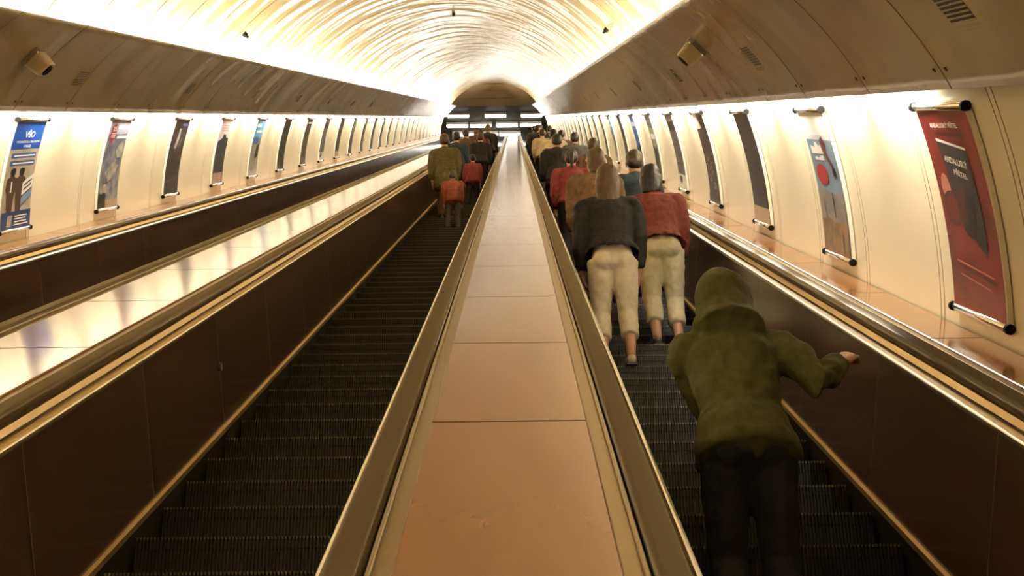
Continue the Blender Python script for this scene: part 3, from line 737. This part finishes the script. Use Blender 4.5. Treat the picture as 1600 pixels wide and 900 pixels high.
def person(label, foot, H=1.70, yaw=0.0, build=1.0, lean=(0.0, 0.03), feet=((-.085, 0.0, 0.0), (.085, 0.0, 0.0)), hands=(None, None), turn=0.0,
           top=None, top_kind='jacket', legs=None, legs_len=1.0, hair=None, hair_kind='short', shoes=None, hood=False, vox=0.012, hem=0.47, group=None, nod=0.0, poles=(None, None)):
    """a rider standing on a tread at foot, facing up the slope when yaw is 0; hands are points relative to foot"""
    e = empty('person', label, 'person', foot, (0, 0, math.radians(yaw)), group)
    V = Vector; h = H; B = build
    lx, ly = lean
    pel = V((lx*0.35*h, ly*0.25*h, 0.525*h)); wai = V((lx*0.55*h, ly*0.45*h, 0.615*h)); che = V((lx*0.8*h, ly*0.75*h, 0.725*h)); nek = V((lx*h, ly*h, 0.825*h))
    up_ = (nek-pel).normalized(); X = V((1, 0, 0)); X = (X-up_*X.dot(up_)).normalized(); Y = up_.cross(X).normalized()
    sw = 0.112*h*B; shs = [nek - up_*0.018*h - X*sw, nek - up_*0.018*h + X*sw]
    hips = [pel + V((-0.052*h, 0, -0.01*h)), pel + V((0.052*h, 0, -0.01*h))]
    ank, kne = [], []
    for i in (0, 1):
        a = V(feet[i]) + V((0, -0.03*h, 0.048*h)); k_, a2 = joint2(hips[i], a, 0.245*h, 0.238*h, V((0.05*(1 if i else -1), 1, 0)))
        ank.append(a2); kne.append(k_)
    elb, wri = [], []
    for i in (0, 1):
        sgn = 1 if i else -1
        tgt = V(hands[i]) if hands[i] is not None else shs[i] + V((sgn*0.014*h, 0.05*h, -0.316*h))
        e_, w_ = joint2(shs[i], tgt, 0.172*h, 0.152*h, V(poles[i]) if poles[i] else V((sgn*0.35, -0.8, -0.5))); elb.append(e_); wri.append(w_)
    hc = nek + V((lx*0.16*h, ly*0.18*h + nod*0.05*h, 0.098*h))
    HR = Matrix.Rotation(math.radians(turn), 3, 'Z') @ Matrix.Rotation(math.radians(-25*nod), 3, 'X')
    # --- body
    bm = bmesh.new()
    tors = [(pel-up_*0.03*h, 0.085, 0.058), (pel, 0.092, 0.064), (wai, 0.074, 0.052), (che-up_*0.03*h, 0.088, 0.060), (che+up_*0.02*h, 0.096, 0.062), (nek-up_*0.025*h, 0.082, 0.048)]
    ring_loft(bm, [(c, X, Y, a*h*B, b*h*B) for c, a, b in tors])
    limb(bm, [nek-up_*0.03*h, nek+up_*0.02*h, hc-V((0, 0, 0.02*h))], [0.040*h, 0.034*h, 0.034*h])
    hd = lambda p: hc + HR @ (V(p)*h)
    ball(bm, hd((0, -0.006, 0.012)), (0.046*h, 0.056*h, 0.058*h), 18, HR); ball(bm, hd((0, 0.014, -0.024)), (0.036*h, 0.040*h, 0.042*h), 16, HR)
    ball(bm, hd((0, 0.034, -0.050)), (0.020*h, 0.016*h, 0.014*h), 10, HR)                      # chin
    limb(bm, [hd((0, 0.050, 0.012)), hd((0, 0.066, -0.014))], [0.006*h, 0.011*h], 8)              # nose
    limb(bm, [hd((-.014, 0.046, -.034)), hd((0, 0.053, -.033)), hd((.014, 0.046, -.034))], [0.004*h, 0.006*h, 0.004*h], 8)   # mouth
    limb(bm, [hd((-.034, 0.040, .022)), hd((0, 0.053, .022)), hd((.034, 0.040, .022))], [0.006*h, 0.007*h, 0.006*h], 8)      # brow
    for sgn in (-1, 1): ball(bm, hd((sgn*0.048, -0.004, -0.004)), (0.006*h, 0.012*h, 0.019*h), 10, HR)
    for i in (0, 1):
        ball(bm, shs[i]-up_*.014*h, (.034*h*B,)*3)
        limb(bm, [shs[i]-up_*.014*h, (shs[i]+elb[i])/2, elb[i], (elb[i]*0.6+wri[i]*0.4), wri[i]], [.033*h*B, .029*h*B, .025*h*B, .025*h*B, .016*h])
        # hand: palm, four fingers bent at the knuckles, thumb from the side
        sgn = 1 if i else -1
        d = (wri[i]-elb[i]).normalized()
        lat = V((1, 0, 0)) if hands[i] is not None else V((0, 1, 0))
        lat = (lat-d*lat.dot(d)).normalized(); nrm = d.cross(lat).normalized()
        pn = nrm if nrm.dot(V((-sgn*0.3, 0, -1) if hands[i] is not None else (-sgn, 0, 0))) > 0 else -nrm
        pc = wri[i]+d*0.030*h
        ring_loft(bm, [(wri[i], lat, pn, .015*h, .012*h), (pc, lat, pn, .023*h, .011*h), (wri[i]+d*0.055*h, lat, pn, .024*h, .009*h)], 10)
        for q, ln in ((-1.5, .036), (-.5, .043), (.5, .046), (1.5, .042)):
            b0 = wri[i]+d*0.052*h+lat*(q*0.0118*h)
            b1 = b0+d*ln*0.45*h+pn*0.006*h; b2 = b1+d*ln*0.30*h+pn*ln*0.30*h; b3 = b2+d*ln*0.06*h+pn*ln*0.28*h
            limb(bm, [b0, b1, b2, b3], [.0056*h, .0054*h, .0049*h, .0040*h], 8)
        ts = -1 if (hands[i] is not None) == (sgn > 0) else 1
        th = wri[i]+d*0.018*h+lat*(ts*0.018*h)
        limb(bm, [th, th+d*0.022*h+lat*(ts*0.016*h)+pn*0.006*h, th+d*0.042*h+lat*(ts*0.018*h)+pn*0.016*h], [.0085*h, .0072*h, .005*h], 8)
        limb(bm, [hips[i], (hips[i]*0.6+kne[i]*0.4), kne[i], (kne[i]*0.68+ank[i]*0.32), ank[i]], [.054*h*B, .048*h*B, .034*h*B, .033*h*B, .020*h])
        f = V(feet[i])
        ring_loft(bm, [(f+V((0, -0.045*h, 0.022*h)), V((1, 0, 0)), V((0, 0, 1)), .017*h, .016*h), (f+V((0, -0.01*h, 0.028*h)), V((1, 0, 0)), V((0, 0, 1)), .021*h, .022*h), (f+V((0, 0.06*h, 0.016*h)), V((1, 0, 0)), V((0, 0, 1)), .026*h, .012*h), (f+V((0, 0.095*h, 0.012*h)), V((1, 0, 0)), V((0, 0, 1)), .020*h, .009*h)], 12)
        limb(bm, [ank[i], f+V((0, -0.022*h, 0.028*h))], [.020*h, .021*h], 10)
    fuse('body', bm, M['skin'], e, vox*0.62, 1)
    # --- trousers
    if legs:
        bm = bmesh.new(); g = .012*h
        ring_loft(bm, [(pel-up_*0.05*h, X, Y, .088*h*B, .066*h*B), (pel-up_*0.01*h, X, Y, .098*h*B+.004, .075*h*B), (wai-up_*0.02*h, X, Y, .084*h*B, .062*h*B), (wai+up_*0.0*h, X, Y, .080*h*B, .058*h*B)])
        for i in (0, 1):
            sgn = 1 if i else -1
            ball(bm, pel+X*(sgn*0.046*h*B)-Y*0.030*h-up_*0.018*h, (.049*h*B, .047*h*B, .058*h*B), 14)     # seat
            k2 = kne[i]; a2 = kne[i].lerp(ank[i], legs_len)
            limb(bm, [hips[i], hips[i].lerp(k2, .4), k2, k2.lerp(a2, .5), a2], [.062*h*B, .056*h*B, .044*h*B, .043*h*B, (.036 if legs_len > .9 else .041)*h*B])
        fuse('trousers', bm, legs, e, vox*0.8, 2, (0.012, 0.06))
    # --- top
    if top:
        bm = bmesh.new(); th = {'jacket': .014, 'coat': .016, 'shirt': .007}[top_kind]*h
        hemp = V((pel.x, pel.y, hem*h)) - V((lx*0.1*h, 0, 0))
        secs = [(hemp-Y*.008*h, X, Y, .110*h*B+th, .092*h*B+th*0.7), (hemp.lerp(pel, .6)-Y*.008*h, X, Y, .108*h*B+th, .090*h*B+th*.7), (wai, X, Y, .082*h*B+th, .060*h*B+th), (che-up_*.03*h, X, Y, .096*h*B+th, .066*h*B+th), (che+up_*.03*h, X, Y, .104*h*B+th, .068*h*B+th), (nek-up_*.03*h, X, Y, .096*h*B+th*.8, .054*h*B+th*.7), (nek-up_*.002*h, X, Y, .050*h+th*.3, .042*h+th*.3), (nek+up_*.018*h, X, Y, .044*h, .042*h)]
        ring_loft(bm, secs, 20)
        for i in (0, 1):
            sgn = 1 if i else -1
            ball(bm, shs[i]-up_*.018*h-X*(sgn*.006*h), (.040*h*B+th*.6, .040*h*B+th*.6, .036*h*B+th*.6))
            limb(bm, [nek-up_*.012*h, shs[i]-up_*.012*h-X*(sgn*.012*h)], [.034*h, .036*h*B+th*.4], 12)
            c = wri[i]*0.84+elb[i]*0.16 if top_kind != 'shirt' else elb[i]*0.75+shs[i]*0.25
            if top_kind != 'shirt': limb(bm, [shs[i]-up_*.018*h, shs[i].lerp(elb[i], .5), elb[i], elb[i].lerp(c, .5), c], [.038*h*B+th*.7, .034*h*B+th, .031*h*B+th*.8, .028*h*B+th*.8, .022*h*B+th*.6])
            else: limb(bm, [shs[i]-up_*.018*h, shs[i].lerp(elb[i], .5), c], [.038*h*B+th, .034*h*B+th, .032*h*B+th])
        if hood:
            ball(bm, hd((0, -0.006, 0.008)), (0.068*h, 0.074*h, 0.080*h), 20, HR)
            ball(bm, hd((-0.018, -0.044, 0.0)), (0.056*h, 0.046*h, 0.058*h), 16, HR)
            limb(bm, [nek-up_*.01*h-Y*.02*h, nek+up_*.03*h-Y*.012*h, hd((0, -.02, -.01))], [.088*h, .074*h, .064*h], 16)
            ball(bm, nek-Y*0.040*h+up_*0.004*h, (.088*h, .042*h, .040*h), 16)
        fuse({'jacket': 'jacket', 'coat': 'coat', 'shirt': 'shirt'}[top_kind], bm, top, e, vox*0.8, 2, (0.028, 0.10) if top_kind != 'shirt' else (0.010, 0.07))
    # --- hair
    if hair and not hood:
        bm = bmesh.new()
        ball(bm, hd((0, -0.012, 0.022)), (0.052*h, 0.058*h, 0.058*h), 20, HR); ball(bm, hd((0, -0.030, -0.006)), (0.049*h, 0.042*h, 0.052*h), 18, HR)
        if hair_kind in ('long', 'bob'):
            z = -0.09 if hair_kind == 'bob' else -0.15
            ring_loft(bm, [(hd((0, -0.030, 0.0)), X, Y, .054*h, .036*h), (hd((0, -0.040, -0.05)), X, Y, .056*h, .030*h), (hd((0, -0.046, z)), X, Y, .046*h, .018*h)], 16)
        if hair_kind == 'tail':
            limb(bm, [hd((0, -.07, .02)), hd((0, -.095, 0)), hd((0, -.092, -.07)), hd((0, -.08, -.12))], [.016*h, .021*h, .019*h, .007*h], 12)
        fuse('hair', bm, hair, e, vox*0.75, 2, (0.008, 0.03))
    if not hood or turn:
        for sgn in (-1, 1):
            bm = bmesh.new(); ball(bm, hd((sgn*0.018, 0.0465, 0.006)), (.0065*h, .005*h, .0045*h), 10, HR); obj('eye', bm, M['eye'], e, smooth=True)
    # --- shoes
    for i in (0, 1):
        bm = bmesh.new(); f = V(feet[i]); A, Z = V((1, 0, 0)), V((0, 0, 1))
        ring_loft(bm, [(f+V((0, -0.052*h, 0.026*h)), A, Z, .019*h, .020*h), (f+V((0, -0.015*h, 0.033*h)), A, Z, .025*h, .029*h), (f+V((0, 0.035*h, 0.026*h)), A, Z, .028*h, .022*h), (f+V((0, 0.08*h, 0.019*h)), A, Z, .029*h, .015*h), (f+V((0, 0.105*h, 0.015*h)), A, Z, .021*h, .011*h)], 14)
        bx = fuse('shoe', bm, shoes or M['shoe'], e, vox*0.6, 1)
        bm = bmesh.new(); pts = [(-.020, -.058), (.020, -.058), (.026, 0), (.031, .06), (.026, .10), (.010, .117), (-.010, .117), (-.026, .10), (-.031, .06), (-.026, 0)]
        a = [bm.verts.new(f+V((x*h, y*h, 0.0))) for x, y in pts]; b = [bm.verts.new(f+V((x*h, y*h, 0.010*h))) for x, y in pts]
        for q in range(len(pts)): bm.faces.new((a[q], a[(q+1) % len(pts)], b[(q+1) % len(pts)], b[q]))
        bm.faces.new(a[::-1]); bm.faces.new(b); obj('sole', bm, M['sole'], bx)
    return e
def tread(phase, s, x, back=0.17):
    """point on the tread under slope position s"""
    k = math.floor((s-phase)/PS); p = step_nose(phase, k)
    return Vector((x, p.y+back, p.z+0.0005))
RISE = 0.4*math.tan(SL)
CREAM = fabric('cream', (0.60, 0.53, 0.36), (0.50, 0.44, 0.29)); WHITEC = fabric('white', (0.74, 0.68, 0.58), (0.66, 0.59, 0.48))
BLACKC = fabric('black', (0.006, 0.0055, 0.006), (0.010, 0.009, 0.009)); OLIVE = fabric('olive', (0.060, 0.064, 0.016), (0.040, 0.044, 0.011)); NAVY = fabric('denim', (0.009, 0.010, 0.016), (0.015, 0.016, 0.023))
REDC = fabric('red', (0.12, 0.020, 0.013), (0.075, 0.014, 0.010)); REDB = fabric('bright_red', (0.16, 0.022, 0.023), (0.10, 0.014, 0.015)); ORANGE = fabric('orange', (0.21, 0.055, 0.028), (0.14, 0.035, 0.018))
TANC = fabric('tan', (0.13, 0.075, 0.038), (0.08, 0.045, 0.024)); MUSTARD = fabric('mustard', (0.085, 0.065, 0.02), (0.05, 0.038, 0.013)); TEAL = fabric('teal', (0.018, 0.035, 0.045), (0.012, 0.022, 0.03)); BROWNC = fabric('brown', (0.085, 0.045, 0.024), (0.055, 0.03, 0.017)); GREYC = fabric('grey', (0.06, 0.058, 0.055), (0.04, 0.038, 0.036))
HB, HD, HL, HF = hairmat('brown', (0.030, 0.016, 0.008)), hairmat('dark', (0.008, 0.006, 0.005)), hairmat('light_brown', (0.062, 0.032, 0.014)), hairmat('fair', (0.15, 0.09, 0.04))
GR, GM = 'riders on the right escalator', 'riders on the middle escalator'
def rail_hand(foot, x_world, ds):
    """a point on the handrail beside a rider, ds metres up the slope, relative to the rider's foot"""
    p = None
    f = foot; s = f.y*CS + f.z*SN + ds
    q = T(x_world, s, -0.885)
    return (q.x-f.x, q.y-f.y, q.z-f.z)
# --- right escalator
f = tread(PH_R, 4.45, 0.80)
person('young person in olive green hooded jacket and dark jeans, arm reaching out to the right', f, H=1.52, lean=(-0.012, 0.13), poles=((0.2, -0.2, -1), (0.3, -0.45, -0.7)), hands=((-0.02, 0.50, 1.04), (0.38, 0.22, 1.16)), top=OLIVE, legs=NAVY, hood=True, vox=0.010, hem=0.49, build=0.95, group=GR, nod=0.25)
f = tread(PH_R, 9.80, 0.73)
person('woman in white capri trousers and black top standing left behind the crowd', f, H=1.66, lean=(-0.01, 0.03), feet=((-.10, -0.05, 0), (.085, -0.10, 0)), top=BLACKC, top_kind='jacket', legs=WHITEC, legs_len=0.55, hair=HL, hair_kind='long', shoes=M['shoe_pale'], vox=0.012, hem=0.565, build=0.96, group=GR)
f = tread(PH_R, 11.0, 1.18)
person('person in cream capri trousers and red jacket, leaning right beside the handrail', f, H=1.66, lean=(-0.03, 0.07), feet=((-.09, -0.05, 0), (.08, 0.02, 0)), top=REDC, legs=CREAM, legs_len=0.6, hair=HD, hair_kind='bob', vox=0.013, hem=0.54, group=GR)
f = tread(PH_R, 13.2, 0.80)
person('person with fair brown hair and tan jacket in front of the white trousers', f, H=1.72, turn=25, top=TANC, legs=NAVY, hair=HL, hair_kind='bob', vox=0.014, hem=0.47, group=GR)
f = tread(PH_R, 13.8, 1.22)
person('rider in dark teal jacket beside the right handrail, ahead of red jacket', f, H=1.68, top=TEAL, legs=NAVY, hair=HB, vox=0.015, hem=0.46, group=GR)
f = tread(PH_R, 17.2, 0.74)
person('rider with bright red sleeves on the left half of the right escalator', f, H=1.60, top=REDB, legs=BLACKC, hair=HD, hair_kind='tail', vox=0.016, hem=0.5, group=GR)
f = tread(PH_R, 20.5, 1.20)
person('rider in brown jacket, middle of the right queue', f, H=1.70, top=BROWNC, legs=GREYC, hair=HB, vox=0.016, group=GR)
f = tread(PH_R, 24.0, 0.76)
person('rider in black coat ahead of the red sleeves', f, H=1.74, top=BLACKC, top_kind='coat', hem=0.40, legs=BLACKC, hair=HD, vox=0.018, group=GR)
f = tread(PH_R, 31.5, 0.92)
person('rider in cream jacket standing out of the dark right queue', f, H=1.76, top=CREAM, legs=NAVY, hair=HD, vox=0.018, hem=0.46, build=1.1, group=GR)
f = tread(PH_R, 38.0, 0.80)
person('rider in pale tan jacket ahead of the cream jacket', f, H=1.70, top=fabric('pale_tan', (0.42, 0.32, 0.21), (0.34, 0.26, 0.17)), legs=BLACKC, hair=HB, vox=0.02, group=GR)
f = tread(PH_R, 42.0, 0.76)
person('rider in black coat looking aside, near the top of the right escalator', f, H=1.82, turn=-70, top=BLACKC, top_kind='coat', hem=0.38, legs=BLACKC, hair=HD, vox=0.02, build=1.1, group=GR)
for k, (s_, x_, t_, h_, hr, lab) in enumerate(((27.5, 1.22, GREYC, 1.72, HD, 'rider in grey jacket by the right rail, beside the black coat'), (35.0, 1.20, BROWNC, 1.70, HB, 'rider in brown jacket right of the cream jacket, far up'), (46.5, 1.20, BLACKC, 1.75, HD, 'far rider in black at the right rail near the top'), (51.0, 0.76, TEAL, 1.72, HD, 'far rider in dark teal on the left half near the top'), (57.0, 1.1, GREYC, 1.74, HB, 'farthest rider in grey at the top of the right escalator'))):
    person(lab, tread(PH_R, s_, x_), H=h_, top=t_, legs=BLACKC, hair=hr, vox=0.022, group=GR)
# --- middle escalator
person('child in orange jacket, lowest rider on the middle escalator', tread(PH_L, 22.5, -0.93), H=1.12, top=ORANGE, legs=GREYC, hair=HB, vox=0.014, lean=(-0.02, 0.06), hem=0.45, group=GM)
person('child in bright red jacket and dark trousers on the middle escalator', tread(PH_L, 28.5, -0.80), H=1.22, top=REDB, legs=BLACKC, hair=HD, vox=0.015, hem=0.45, group=GM)
person('tall rider in mustard coat leaning at the left side of the middle escalator', tread(PH_L, 24.8, -1.14), H=1.74, lean=(-0.03, 0.02), top=MUSTARD, top_kind='coat', hem=0.36, legs=BROWNC, hair=HL, vox=0.016, group=GM)
for s_, x_, t_, h_, hr, lab in ((31.0, -1.22, TEAL, 1.72, HD, 'rider in dark teal jacket above the mustard coat'), (33.5, -0.76, BLACKC, 1.66, HB, 'rider in black jacket above the red child'), (36.5, -1.20, BROWNC, 1.74, HB, 'brown haired rider in brown jacket, left side of the middle crowd'), (39.5, -0.90, fabric('maroon', (0.10, 0.02, 0.02), (0.06, 0.014, 0.014)), 1.70, HB, 'rider in maroon jacket in the middle crowd'), (43.0, -0.74, BLACKC, 1.84, HF, 'tall rider in black with fair hair beside the central balustrade'), (46.0, -1.15, BROWNC, 1.70, HL, 'rider in brown with light brown hair near the top of middle escalator'), (50.0, -0.85, GREYC, 1.74, HB, 'far rider in grey near the top of the middle escalator')):
    person(lab, tread(PH_L, s_, x_), H=h_, top=t_, legs=BLACKC, hair=hr, vox=0.022, group=GM)
